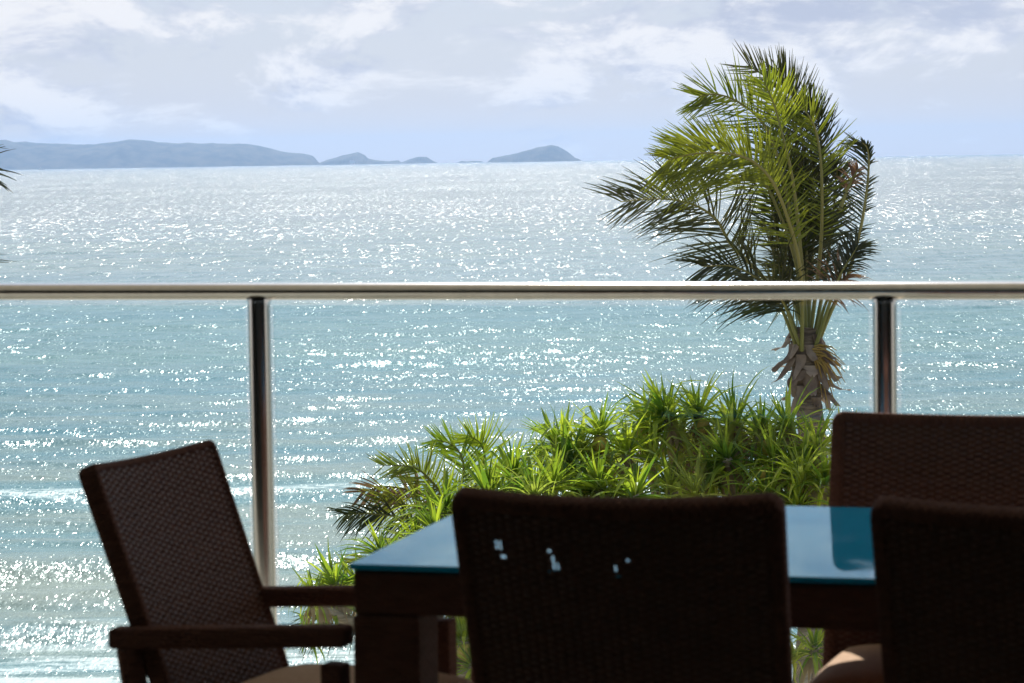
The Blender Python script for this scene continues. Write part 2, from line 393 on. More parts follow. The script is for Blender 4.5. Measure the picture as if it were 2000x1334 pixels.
# ------------------------------------------------------------------ far islands
def island(name, label, prof, D, depth_k, seed):
    n = 130; ny = 26
    xs = np.linspace(prof[0][0], prof[-1][0], n)
    px = [p[0] for p in prof]; py = [p[1] for p in prof]
    v, f = [], []
    for i, x in enumerate(xs):
        hy = 330.0 - 0.0157 * x                      # horizon row
        top = np.interp(x, px, py)
        hgt = max(0.0, (hy - top) / FPX * D)
        fx = (mnoise.noise(Vector((x * 0.05, seed, 0))) * 0.05 + 1) * hgt
        wd = depth_k * (60 + hgt * 2.4)
        for j in range(ny):
            s = j / (ny - 1) * 2 - 1
            pr = (1 - abs(s) ** 1.6)
            b = P(x, 320, D); b = Vector((b.x, b.y, 0)) + F0 * (s * wd)
            spur = 1 + 0.22 * (1 - pr) * mnoise.noise(Vector((x * 0.06, s * 2, seed * 3))) * 2
            z = fx * pr * spur + (3 if fx > 3 else 0) * mnoise.noise(Vector((x * 0.4, s * 9, seed)))
            v.append((b.x, b.y, SEA_Z - 2 + max(0, z) + (2 if hgt > 0 else 0)))
    for i in range(n - 1):
        for j in range(ny - 1): f.append((i * ny + j, (i + 1) * ny + j, (i + 1) * ny + j + 1, i * ny + j + 1))
    o = meshobj(name, v, f, M['forest'], None, True); tag(o, label, kind='structure'); return o
DI = 14000.0
island('headland', 'long blue hazy headland on the horizon at the left',
       [(-420, 285), (-200, 276), (0, 272), (60, 277), (170, 281), (230, 275), (260, 270), (330, 277), (400, 278), (488, 279), (520, 286), (555, 295), (600, 299), (612, 303), (620, 313), (628, 321)], DI, 1.5, 1)
island('islet', 'low double humped islet with a white house beside the headland',
       [(612, 321), (640, 310), (672, 301), (700, 295), (712, 300), (720, 308), (735, 311), (760, 313), (778, 311), (788, 318)], DI * 1.0, 1.2, 2)
island('islet', 'small rounded islet right of the house', [(776, 319), (800, 309), (818, 304), (834, 305), (848, 313), (860, 318)], DI * 1.02, 1.1, 3)
island('islet', 'flat low rocks left of the pointed island', [(888, 317), (902, 312.4), (914, 313.4), (926, 311.8), (940, 313), (950, 316.5)], DI * 1.02, 1.0, 4)
island('island', 'pointed lone island in the middle of the horizon',
       [(950, 316), (962, 306), (1000, 299), (1030, 291), (1058, 284), (1078, 280.5), (1092, 284), (1108, 293), (1122, 305), (1130, 308), (1140, 313)], DI * 0.97, 1.1, 5)

def white_house():
    b = P(688, 318.5, DI - 330); b.z = SEA_Z
    rt = empty('house', (b.x, b.y, SEA_Z), YAW)
    tag(rt, 'tiny white house at the waterline of the low islet', 'house')
    m = MB(); m.box((-13, -7, -1), (13, 7, 16)); m.build_local('wall', M['white'], rt)
    m = MB(); m.add([(-15, -9, 16), (15, -9, 16), (15, 9, 16), (-15, 9, 16), (-10, 0, 23), (10, 0, 23)], [(0, 1, 5, 4), (1, 2, 5), (2, 3, 4, 5), (3, 0, 4), (3, 2, 1, 0)])
    m.build_local('roof', M['roof'], rt)
white_house()
def boat():
    b = P(80, 329.5, 11000); b.z = SEA_Z
    rt = empty('motor_boat', (b.x, b.y, SEA_Z), YAW); tag(rt, 'tiny white motor boat in front of the headland', 'boat')
    m = MB()
    m.add([(-9, -2, -1), (6, -2, -1), (11, 0, -1), (6, 2, -1), (-9, 2, -1), (-9, -3, 2.5), (7, -3, 3), (14, 0, 4), (7, 3, 3), (-9, 3, 2.5)],
          [(0, 1, 6, 5), (1, 2, 7, 6), (2, 3, 8, 7), (3, 4, 9, 8), (4, 0, 5, 9), (5, 6, 7, 8, 9), (4, 3, 2, 1, 0)]); m.build_local('hull', M['white'], rt)
    m = MB(); m.box((-5, -2, 2.6), (4, 2, 7.2), 0.4); m.build_local('cabin', M['white'], rt)
boat()

# ------------------------------------------------------------------ palms
CAMBACK = -FW
def make_frond(parent, pts, Lmax, mat, nleaf=70, phi=0.0, vee=0.5, wind=(-0.5, 0.1), grav=0.5, start=0.22, sides=(1, 1), nk=1.25, rad=0.028, rs=None, wleaf=0.019, tipk=0.35, pet=None, name='frond', jitter=0.2):
    """pts: world points of the midrib; leaflets swept towards its tip and bent by wind and weight"""
    rs = rs or random
    c = curve(pts, 40)
    m = MB(); m.tube(c, [rad * (1 - 0.85 * i / 40) + 0.003 for i in range(41)], 6)
    fr = m.build(name, pet or M['petiole'], parent, True)
    lv, lf = [], []
    wv = RT * wind[0] + Z * wind[1]
    nleaf = int(nleaf * nk); sd0 = rs.uniform(0, 99)
    for i in range(nleaf):
        t = start + (1 - start) * (i + 0.5) / nleaf
        u = t * 40; k = min(int(u), 39); p = c[k].lerp(c[k + 1], u - k)
        T = (c[min(k + 2, 40)] - c[max(k - 1, 0)]).normalized()
        s0 = T.cross(CAMBACK).normalized(); nn = s0.cross(T).normalized()
        q = (t - start) / (1 - start)
        prof = 1.3 * min(1, 0.45 + 2.4 * q) * (1 - 0.52 * q ** 1.5)
        beta = R(68) * (1 - q) + R(32) * q
        for sd in (1, -1):
            if not sides[0 if sd > 0 else 1] or rs.random() < 0.07 or mnoise.noise(Vector((t * 11, sd * 3.3, sd0))) > 0.3: continue
            L = Lmax * prof * rs.uniform(0.7, 1.12) * sides[0 if sd > 0 else 1]
            ph = phi + sd * vee + rs.gauss(0, jitter)
            S = (s0 * sd * math.cos(ph) + nn * math.sin(abs(ph))).normalized() if sd > 0 else (-s0 * math.cos(ph) + nn * math.sin(ph)).normalized()
            be = beta + rs.gauss(0, jitter * 0.7)
            d = (T * math.cos(be) + S * math.sin(be)).normalized()
            bend = wv * rs.uniform(0.6, 1.4) - Z * grav * rs.uniform(0.5, 1.4)
            n = 5; pp = p.copy(); base = len(lv)
            wd = (d.cross(CAMBACK + S * rs.uniform(-0.8, 0.8) + Z * 0.4)).normalized()
            for j in range(n + 1):
                s = j / n
                ww = wleaf * (0.55 + 0.45 * min(1, s * 5)) * (1 - s ** 2.5) + 0.003
                lv += [pp + wd * ww * 0.5, pp - wd * ww * 0.5]
                dd = (d + bend * s * 0.75).normalized(); pp = pp + dd * (L / n)
            for j in range(n): lf.append((base + 2 * j, base + 2 * j + 1, base + 2 * j + 3, base + 2 * j + 2))
    lo = meshobj('leaflets', lv, lf, mat, fr); tag(lo, kind='stuff')
    return fr

def wind_palm():
    D = 34.0
    rs = random.Random(21)
    foot = P(1612, 1500, D); foot.z = -7.6
    root = empty('coconut_palm', foot); tag(root, 'tall wind-blown coconut palm with a ragged crown rising above the railing', 'palm tree')
    # trunk
    tp = [foot - Z * 0.3, P(1600, 1100, D), P(1588, 880, D), P(1576, 760, D), P(1574, 690, D), P(1578, 640, D)]
    c = curve(tp, 40)
    m = MB(); m.tube(c, [0.2 - 0.05 * i / 40 + (0.05 * math.exp(-((i - 33) / 5) ** 2)) + 0.012 * (i % 2) for i in range(41)], 14)
    tr = m.build('trunk', M['trunk'], root, True)
    # torn leaf-base husks wrapped round the top of the trunk
    for k in range(44):
        t = k / 43
        py = 795 - 125 * t + rs.uniform(-6, 6)
        an = k * 2.4 + rs.uniform(-0.3, 0.3)
        ctr = P(1586 - (795 - py) * 0.10, py, D)
        rr = 0.2 + 0.05 * math.sin(t * 3)
        o_ = R0 * math.cos(an) + F0 * math.sin(an); sd = R0 * -math.sin(an) + F0 * math.cos(an)
        L = rs.uniform(0.14, 0.34); W = rs.uniform(0.05, 0.13); curl = rs.uniform(0.02, 0.24)
        v, f = [], []
        for i in range(7):
            s = i / 6
            cc = ctr + o_ * (rr + 0.02 + curl * (s ** 2) * 1.3 + 0.02 * math.sin(s * 5 + k)) + Z * (0.08 + L * (0.35 - s) + 0.12 * max(0, s - 0.7) * rs.uniform(-1, 1.5))
            for j in range(5):
                w_ = (j / 4 - 0.5) * 2
                v.append(cc + sd * W * w_ * (1 - 0.75 * s ** 1.5) * (1 + 0.2 * rs.uniform(-1, 1)) - o_ * 0.06 * w_ * w_ + Z * 0.02 * rs.uniform(-1, 1) * s)
        for i in range(6):
            for j in range(4): a = i * 5 + j; f.append((a, a + 1, a + 6, a + 5))
        meshobj('leaf_base', v, f, M['husk'], root, True)
    # flower stalks
    for k in range(22):
        a = R(rs.uniform(-75, 50)); b = P(1592 + rs.uniform(-8, 8), 690 + rs.uniform(-14, 16), D - 0.25)
        d = (R0 * math.cos(a) + Z * math.sin(a) * 0.9 + F0 * rs.uniform(-0.5, 0.2)).normalized()
        L = rs.uniform(0.25, 0.5); pts = [b + d * L * s - Z * 0.28 * s * s * L / 0.4 for s in (0, 0.35, 0.7, 1)]
        m = MB(); m.tube(pts, [0.012, 0.011, 0.009, 0.004], 5); m.build('flower_stalk', M['spathe'], root, True)
    def fr(px, L, mat, **kw):
        make_frond(root, [P(x, y, D + dd) for x, y, dd in px], L, M[mat], rs=rs, **kw)
    # back layer
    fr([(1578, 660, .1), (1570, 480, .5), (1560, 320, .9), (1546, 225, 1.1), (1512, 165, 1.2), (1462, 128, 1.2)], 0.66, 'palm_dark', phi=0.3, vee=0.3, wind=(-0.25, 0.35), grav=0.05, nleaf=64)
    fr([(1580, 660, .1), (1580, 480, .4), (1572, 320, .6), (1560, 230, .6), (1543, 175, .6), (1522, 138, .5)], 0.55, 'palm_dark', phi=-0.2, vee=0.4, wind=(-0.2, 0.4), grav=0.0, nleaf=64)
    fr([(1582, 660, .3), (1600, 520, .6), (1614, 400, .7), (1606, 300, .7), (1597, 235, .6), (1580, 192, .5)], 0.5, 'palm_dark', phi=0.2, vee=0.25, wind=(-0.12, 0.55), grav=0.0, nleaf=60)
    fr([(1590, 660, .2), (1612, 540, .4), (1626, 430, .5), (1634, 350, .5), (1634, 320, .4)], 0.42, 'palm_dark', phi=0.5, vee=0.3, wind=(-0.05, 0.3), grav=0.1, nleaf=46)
    # middle layer
    fr([(1572, 670, 0), (1552, 470, .2), (1520, 310, .3), (1489, 239, .3), (1443, 200, .3), (1400, 184, .2), (1366, 188, .2)], 0.66, 'palm', phi=0.1, vee=0.35, wind=(-0.3, 0.25), grav=0.12, nleaf=70)
    fr([(1574, 670, 0), (1556, 520, .1), (1515, 400, 0), (1470, 320, 0), (1410, 285, 0), (1360, 278, 0), (1315, 286, 0)], 0.6, 'palm', phi=0.15, vee=0.3, wind=(-0.3, 0.22), grav=0.1, nleaf=74)
    fr([(1582, 660, 0), (1603, 480, -.2), (1605, 350, -.3), (1597, 270, -.3), (1582, 230, -.3), (1560, 205, -.2)], 0.52, 'palm', phi=-0.1, vee=0.35, wind=(-0.12, 0.25), grav=0.15, nleaf=66)
    fr([(1576, 660, -.1), (1562, 470, -.2), (1548, 350, -.3), (1530, 270, -.4), (1512, 205, -.3), (1492, 160, -.2)], 0.5, 'palm_young', phi=0.0, vee=0.3, wind=(-0.2, 0.3), grav=0.05, nleaf=44, start=0.55)
    for (xa, xb, xc, mt) in ((1560, 1530, 1505, 'palm'), (1576, 1572, 1560, 'palm_dark'), (1586, 1590, 1584, 'palm_dark'), (1568, 1552, 1532, 'palm_dark')):
        fr([(1576, 665, .2), (xa, 520, .3), (xb, 400, .4), (xc, 290 + rs.uniform(-25, 40), .5)], 0.66, mt, phi=rs.uniform(-.4, .6), vee=0.45, wind=(-0.35, 0.0), grav=0.35, nleaf=58, start=0.25)
    for k in range(3):
        xb = 1500 + 130 * rs.random(); yt = rs.uniform(270, 470)
        fr([(1576, 665, .3), (1576 + (xb - 1576) * .5, 560, .4), (xb, yt + 90, .5), (xb - rs.uniform(0, 50), yt, .6)], 0.62, rs.choice(['palm', 'palm_dark', 'palm_dark']), phi=rs.uniform(-.5, .7), vee=0.5, wind=(-0.4, 0.0), grav=0.5, nleaf=46, start=0.3, jitter=0.3)
    # low left fronds
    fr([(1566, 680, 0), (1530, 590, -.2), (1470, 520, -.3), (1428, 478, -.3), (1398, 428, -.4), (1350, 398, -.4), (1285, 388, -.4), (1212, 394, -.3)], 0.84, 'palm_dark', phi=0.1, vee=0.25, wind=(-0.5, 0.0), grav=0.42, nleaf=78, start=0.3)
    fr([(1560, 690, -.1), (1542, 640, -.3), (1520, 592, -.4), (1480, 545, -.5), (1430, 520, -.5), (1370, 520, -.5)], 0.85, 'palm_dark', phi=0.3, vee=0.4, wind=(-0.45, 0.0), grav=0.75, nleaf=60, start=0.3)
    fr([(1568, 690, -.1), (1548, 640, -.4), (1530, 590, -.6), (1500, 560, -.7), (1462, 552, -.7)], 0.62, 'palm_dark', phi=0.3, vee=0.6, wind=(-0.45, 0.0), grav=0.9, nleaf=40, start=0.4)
    # the big bowed frond in front
    fr([(1566, 685, -.2), (1566, 560, -.6), (1552, 470, -.8), (1516, 368, -1), (1480, 322, -1), (1440, 303, -1), (1390, 298, -.9), (1345, 302, -.8), (1305, 312, -.7)], 0.98, 'palm', phi=0.0, vee=0.2, wind=(-0.4, 0.05), grav=0.32, nleaf=92, start=0.24, wleaf=0.021, sides=(.62, 1.1))
    # right side, bent and half broken
    fr([(1594, 680, -.1), (1622, 610, -.3), (1655, 540, -.4), (1680, 450, -.4), (1692, 380, -.4), (1697, 320, -.3), (1694, 290, -.3), (1684, 278, -.3)], 0.48, 'palm_dark', sides=(.3, 1), phi=0.2, vee=0.3, wind=(-0.35, -0.1), grav=0.35, nleaf=62, start=0.3)
    fr([(1592, 680, -.2), (1618, 600, -.4), (1640, 540, -.5), (1664, 500, -.5), (1676, 480, -.5)], 0.42, 'palm_dark', phi=0.4, vee=0.5, wind=(0.0, -0.1), grav=0.9, nleaf=40, start=0.35)
    fr([(1590, 680, -.1), (1610, 600, -.3), (1632, 560, -.4), (1650, 540, -.4)], 0.5, 'palm_dry', phi=0.4, vee=0.5, wind=(-0.1, -0.1), grav=1.0, nleaf=26, start=0.4)
    fr([(1640, 410, -.4), (1655, 370, -.4), (1668, 345, -.4), (1676, 330, -.4)], 0.22, 'palm_dry', phi=0.4, vee=0.5, wind=(-0.4, -0.1), grav=0.4, nleaf=16, start=0.3)
wind_palm()

def young_palm():
    D = 31.5; rs = random.Random(5)
    foot = P(905, 1500, D); foot.z = -7.5
    root = empty('coconut_palm', foot); tag(root, 'small yellowish coconut palm leaning out at the left of the pandanus', 'palm tree')
    c = curve([foot - Z * 0.3, P(900, 1300, D), P(888, 1100, D), P(880, 1010, D)], 20)
    m = MB(); m.tube(c, [0.14 - 0.002 * i for i in range(21)], 10); m.build('trunk', M['trunk'], root, True)
    def fr(px, L, mat, **kw): make_frond(root, [P(x, y, D + dd) for x, y, dd in px], L, M[mat], rs=rs, rad=0.02, **kw)
    fr([(882, 1015, 0), (868, 975, -.3), (838, 935, -.5), (805, 912, -.6), (745, 908, -.6)], 0.42, 'palm_light', phi=0.2, vee=0.25, wind=(-0.1, 0.3), grav=0.1, nleaf=42)
    fr([(884, 1015, 0), (900, 950, .2), (905, 905, .3), (888, 872, .3), (852, 858, .3)], 0.46, 'palm_young', phi=0.2, vee=0.3, wind=(-0.15, 0.3), grav=0.1, nleaf=40)
    fr([(886, 1015, 0), (925, 955, .2), (945, 905, .3), (940, 868, .3), (915, 850, .2)], 0.5, 'palm_young', phi=0.2, vee=0.3, wind=(-0.15, 0.3), grav=0.1, nleaf=40)
    fr([(880, 1020, 0), (850, 985, -.2), (800, 958, -.3), (750, 950, -.3), (706, 962, -.3)], 0.44, 'palm_dry', phi=0.2, vee=0.3, wind=(-0.3, 0.0), grav=0.4, nleaf=44)
    fr([(880, 1020, 0), (840, 1000, -.2), (790, 985, -.3), (740, 985, -.3)], 0.5, 'palm_light', phi=0.2, vee=0.3, wind=(-0.2, 0.0), grav=0.6, nleaf=40)
    fr([(878, 1030, 0), (830, 1020, -.3), (770, 1008, -.4), (715, 1003, -.4), (670, 1006, -.4)], 0.46, 'palm_dark', phi=0.3, vee=0.4, wind=(-0.1, 0.0), grav=0.8, nleaf=36)
    fr([(878, 1040, 0), (820, 1060, -.4), (760, 1080, -.5), (690, 1100, -.5)], 0.5, 'palm_light', phi=0.3, vee=0.4, wind=(-0.2, 0.0), grav=0.5, nleaf=40)
    fr([(882, 1050, 0), (820, 1110, -.4), (740, 1170, -.5), (640, 1210, -.5), (590, 1235, -.5)], 0.55, 'palm_dark', phi=0.3, vee=0.4, wind=(-0.1, 0.0), grav=1.0, nleaf=44)
    fr([(890, 1040, 0), (930, 1080, .2), (970, 1160, .3), (975, 1250, .3)], 0.55, 'palm_light', phi=0.3, vee=0.4, wind=(-0.1, 0.0), grav=0.9, nleaf=40)
    fr([(880, 1050, 0), (850, 1120, -.3), (900, 1190, -.5), (945, 1225, -.5)], 0.5, 'palm_light', phi=0.3, vee=0.4, wind=(-0.1, 0.0), grav=0.9, nleaf=36)
young_palm()

def edge_palm():
    D = 24.0; rs = random.Random(9)
    foot = P(-190, 1500, D); foot.z = -7.4
    root = empty('coconut_palm', foot); tag(root, 'coconut palm at the left picture edge with only its dark frond tips showing', 'palm tree')
    c = curve([foot - Z * 0.3, P(-195, 1000, D), P(-185, 650, D), P(-175, 470, D)], 24)
    m = MB(); m.tube(c, [0.16 - 0.002 * i for i in range(25)], 12); m.build('trunk', M['trunk'], root, True)
    def fr(px, L, mat, **kw): make_frond(root, [P(x, y, D + dd) for x, y, dd in px], L, M[mat], rs=rs, **kw)
    fr([(-175, 470, 0), (-150, 380, 0), (-100, 335, 0), (-58, 330, 0), (-30, 350, 0)], 0.5, 'palm_dark', phi=0.1, vee=0.4, wind=(0.0, 0.0), grav=1.1, nleaf=26, wleaf=0.02)
    fr([(-175, 470, 0), (-160, 370, .3), (-110, 308, .4), (-60, 290, .4), (-12, 288, .4)], 0.12, 'palm_dark', phi=0.3, vee=0.2, wind=(0.2, 0.0), grav=0.0, nleaf=34, wleaf=0.02)
    for k in range(8):
        a = R(20 + k * 42); ex, ez = math.cos(a), math.sin(a)
        if ex > 0.1: ex *= 0.32
        fr([(-175, 470, 0), (-175 + 110 * ex, 420 - 120 * ez, .3 * rs.uniform(-1, 1)), (-175 + 260 * ex, 400 - 170 * ez, rs.uniform(-1, 1)), (-175 + 380 * ex, 440 - 160 * ez, rs.uniform(-1.5, 1.5))], 0.7, 'palm_dark', phi=rs.uniform(-.4, .4), vee=0.4, wind=(-0.3, 0.0), grav=0.5, nleaf=44)
edge_palm()

# ------------------------------------------------------------------ pandanus
def leaf_mesh(k, rs, dead=False):
    """long sword leaf growing along +Z from the origin and arching towards +X; V-folded"""
    L = 1.0; bend = [0.15, 0.35, 0.6, 0.9, 1.2, 1.55][k % 6] * (1.1 if dead else 1.0); tw = rs.uniform(-0.5, 0.5); kink = (k % 3 == 2)
    v, f = [], []; a = 0.0; x = z = 0.0; n = 7
    for i in range(n + 1):
        s = i / n
        w = 0.045 * (1 - s ** 1.8) * (0.75 + 0.25 * min(1, s * 4)) + 0.0012
        y0 = 0.05 * tw * s * s
        fold = 0.45 * w
        ca, sa = math.cos(a), math.sin(a)
        v += [(x - fold * ca * 0.9, y0 - w, z + fold * sa), (x + fold * 0.4 * ca, y0, z - fold * 0.4 * sa), (x - fold * ca * 0.9, y0 + w, z + fold * sa)]
        a += bend / n * (0.4 + 1.5 * s) + (0.9 if kink and i == 4 else 0)
        x += math.sin(a) * L / n; z += math.cos(a) * L / n
    for i in range(n):
        b = 3 * i; f += [(b, b + 1, b + 4, b + 3), (b + 1, b + 2, b + 5, b + 4)]
    me = bpy.data.meshes.new('leaf'); me.from_pydata(v, [], f); me.update()
    me.materials.append(M['pand_dead'] if dead else M['pand']); return me
_rs = random.Random(77)
LEAVES = [leaf_mesh(k, _rs) for k in range(24)]
def orient(d, roll):
    q = Vector(d).to_track_quat('Z', 'X'); return q @ Quaternion((0, 0, 1), roll)

def rosette(root, p, axis, size, nleaf, rs, fruit=False, dead=38, mass=None, filler=False):
    ax = Vector(axis).normalized()
    if not filler:
        m = MB(); m.tube([p - ax * 0.14, p - ax * 0.02, p + ax * 0.08], [0.055, 0.07, 0.03], 8)
        ro = m.build('leaf_crown', M['bark'], root, True)
    inv = root.matrix_basis.inverted()
    a = ax.orthogonal().normalized(); b = ax.cross(a)
    for i in range(nleaf):
        s = (i + 0.5) / nleaf                       # 0 inner upright .. 1 outer
        az = i * 2.39996 + rs.uniform(-0.25, 0.25)
        tilt = R(5 + 92 * s ** 0.95 + rs.gauss(0, 12))
        rad = a * math.cos(az) + b * math.sin(az)
        d = ax * math.cos(tilt) + rad * math.sin(tilt)
        d = (d + RT * -0.10 + Z * 0.05).normalized()
        k = min(5, max(0, int(s * 4.2 + rs.uniform(-0.7, 1.5)))) + 6 * rs.randrange(4)
        sc = size * (0.72 + 0.45 * math.sin(math.pi * 0.5 * min(1, s * 1.6))) * rs.uniform(0.7, 1.2)
        # leaf arches away from the axis, mostly downwards
        fall = (rad * 0.6 - Z * 0.8); fall = (fall - d * fall.dot(d))
        if fall.length < 1e-3: fall = rad
        xa = fall.normalized(); ya = d.cross(xa).normalized()
        Mx = Matrix((xa, ya, d)).transposed().to_4x4()
        q = p + ax * (0.05 * (1 - s) - 0.03) + rad * 0.045 * s
        if filler:
            X = Matrix.Translation(q) @ Mx @ Matrix.Diagonal((sc, sc * rs.uniform(0.85, 1.25), sc, 1))
            mass.add([X @ c.co for c in LEAVES[k].vertices], [tuple(c.vertices) for c in LEAVES[k].polygons]); continue
        o = bpy.data.objects.new('leaf', LEAVES[k]); COL.objects.link(o); o.parent = ro
        o.matrix_basis = inv @ Matrix.Translation(q) @ Mx @ Matrix.Diagonal((sc, sc * rs.uniform(0.85, 1.25), sc, 1))
    if filler: return
    lv, lf = [], []
    for i in range(dead):
        az = rs.uniform(0, 6.28); rad = a * math.cos(az) + b * math.sin(az)
        L = size * rs.uniform(0.55, 0.95); d = (rad * rs.uniform(0.25, 0.9) - ax * 0.2 - Z * 0.7).normalized(); pp = p - ax * 0.07 + rad * 0.05
        wd = d.cross(rad + Z * 0.1).normalized(); base = len(lv)
        for j in range(6):
            s = j / 5; ww = 0.022 * (1 - s ** 2) + 0.002
            lv += [pp + wd * ww, pp - wd * ww]
            pp = pp + (d - Z * s * 1.2 + RT * 0.25 * rs.uniform(-1, 1)).normalized() * L / 5
        for j in range(5): lf.append((base + 2 * j, base + 2 * j + 1, base + 2 * j + 3, base + 2 * j + 2))
    if dead: tag(meshobj('dead_leaves', lv, lf, M['pand_dead'], ro), kind='stuff')
    if fruit:
        bm = bmesh.new(); bmesh.ops.create_icosphere(bm, subdivisions=3, radius=0.1)
        q = p + CAMBACK * 0.16 - Z * 0.12 + RT * rs.uniform(-.12, .12)
        v = [q + x.co * (1 + 0.13 * mnoise.noise(x.co * 60)) for x in bm.verts]; f = [[y.index for y in x.verts] for x in bm.faces]; bm.free()
        meshobj('fruit', v, f, M['fruit'], ro)

def pandanus(label, D, base, trunk_top, ros, seed, props=5):
    rs = random.Random(seed)
    foot = P(base, 1500, D); foot.z = -7.5
    root = empty('pandanus_tree', foot); tag(root, label, 'pandanus', 'pandanus trees by the beach')
    top = P(trunk_top[0], trunk_top[1], D)
    m = MB()
    mid = foot.lerp(top, 0.5) + RT * rs.uniform(-.3, .3)
    m.tube(curve([foot - Z * 0.3, mid, top], 12), [0.15 - 0.005 * i for i in range(13)], 9)
    m.build('trunk', M['bark'], root, True)
    for k in range(props):
        a = rs.uniform(0, 6.28); h = foot.lerp(mid, rs.uniform(0.3, 0.8))
        e = foot + Vector((math.cos(a), math.sin(a), 0)) * rs.uniform(0.6, 1.1) - Z * 0.2
        mm = MB(); mm.tube([h, h.lerp(e, 0.5) + Vector((math.cos(a), math.sin(a), 0)) * 0.1, e], [0.04, 0.035, 0.03], 6); mm.build('prop_root', M['bark'], root, True)
    mass = MB()
    for (x, y, dd, size, n, *rest) in ros:
        y += 16
        p = P(x, y, D + dd)
        fr = bool(rest and rest[0])
        lean = (RT * ((x - trunk_top[0]) / 350.0 + rs.uniform(-.35, .35)) + F0 * (dd * 0.2 + rs.uniform(-.45, .2)) + Z * 1.0)
        knee = top.lerp(p, 0.55) - Z * 0.25 * rs.uniform(0.4, 1.2) + RT * rs.uniform(-.1, .1)
        mm = MB(); mm.tube(curve([top - Z * 0.15, knee, p - lean.normalized() * 0.1], 8), [0.075 - 0.003 * i for i in range(9)], 7)
        mm.build('limb', M['bark'], root, True)
        size *= rs.uniform(0.78, 1.08)
        rosette(root, p, lean, size, n, rs, fr)
        for k in range(rs.choice((1, 1, 2))):     # younger side heads packed in between
            q = P(x + rs.uniform(-62, 62), y + rs.uniform(5, 75), D + dd + rs.uniform(-.5, .7))
            rosette(root, q, Z + RT * rs.uniform(-.7, .7) + F0 * rs.uniform(-.9, .3), size * rs.uniform(0.62, 0.95), 34, rs, mass=mass, filler=True)
    tag(mass.build('leaf_mass', M['pand_mass'], root), kind='stuff')

pandanus('small pandanus at the far left of the clump, beside the table corner', 29.0, 760, (730, 1200),
         [(655, 1128, 0, .62, 46, 1), (612, 1150, -.3, .5, 38), (700, 1130, .2, .5, 40), (745, 1068, .3, .55, 40)], 1)
pandanus('pandanus with drooping leaves above the glass tabletop', 29.6, 850, (848, 1215),
         [(808, 1045, .2, .56, 44, 1), (852, 1028, -.2, .56, 44, 1), (872, 985, .4, .6, 44), (765, 1090, -.4, .5, 40), (905, 1235, -.5, .5, 40, 1), (925, 1285, -.8, .45, 36)], 2)
pandanus('pandanus growing below the young palm, left of the woven chair back', 30.0, 1010, (990, 1160),
         [(955, 960, -.2, .62, 44), (1003, 918, .2, .68, 48), (1040, 950, -.5, .6, 44), (930, 1005, -.6, .58, 44), (1098, 868, .7, .66, 48), (1078, 935, -.3, .62, 46)], 3)
pandanus('pandanus in the middle of the clump with yellow fruit', 30.4, 1180, (1190, 1110),
         [(1172, 832, .4, .68, 48, 1), (1085, 850, .8, .6, 40), (1170, 942, -.4, .68, 50), (1120, 905, .1, .62, 46), (1238, 955, -.6, .66, 46), (1225, 870, .3, .6, 40)], 4)
pandanus('pandanus with the two tallest leaf crowns of the clump', 31.0, 1340, (1330, 1080),
         [(1305, 798, .2, .70, 52, 0), (1364, 796, .3, .70, 50, 1), (1262, 815, .6, .66, 40, 1), (1310, 945, -.5, .6, 42), (1394, 928, -.3, .70, 52), (1345, 865, .5, .55, 34)], 5)
pandanus('pandanus growing right of the tallest crowns, in front of the palm trunk', 30.6, 1470, (1470, 1090),
         [(1438, 815, .4, .66, 46), (1485, 838, .1, .64, 46, 1), (1420, 882, -.2, .62, 42), (1512, 888, -.3, .66, 48, 1), (1500, 955, -.6, .62, 46), (1450, 960, .2, .55, 36)], 6)
pandanus('pandanus at the right of the clump, behind the chair back and rail post', 30.2, 1590, (1585, 1100),
         [(1540, 822, .5, .64, 46), (1595, 860, .1, .64, 48), (1565, 915, -.2, .62, 46, 1), (1610, 930, -.5, .62, 46), (1560, 972, -.5, .6, 44), (1590, 1255, -1, .5, 40)], 8)

# ------------------------------------------------------------------ balcony shell
def slab(name, a, b, mat, label):
    m = MB(); m.box(a, b); o = m.build(name, mat); tag(o, label, kind='structure'); return o
slab('floor_inside', (-14, -5, -0.3), (12, 3.997, -0.004), M['timber'], 'dark timber floor inside the room')
slab('floor', (-14, 4.0, -0.3), (12, 6.7, 0), M['tile'], 'cream stone balcony floor running out to the railing')
slab('ceiling', (-14, -5, 2.75), (12, 8.1, 3.05), M['white'], 'balcony ceiling overhead')
slab('wall_back', (-14, -5.3, -7), (12, -5.003, 3.05), M['back'], 'house wall behind the balcony')
slab('added_wall_left', (-6.3, -5, -7), (-6, 5.2, 2.747), M['wall'], 'unseen dark wall added at the left to darken reflections in the posts')  # added out of view: keeps the sunlit beach out of the post reflections
slab('added_wall_right', (5, -5, -7), (5.3, 5.2, 2.747), M['wall'], 'unseen dark wall added at the right to darken reflections in the posts')  # its added counterpart, also unseen, for a dark core in the posts
slab('wall_below', (-14, -5, -7.3), (12, 6.3, -0.303), M['wall'], 'house wall under the balcony')

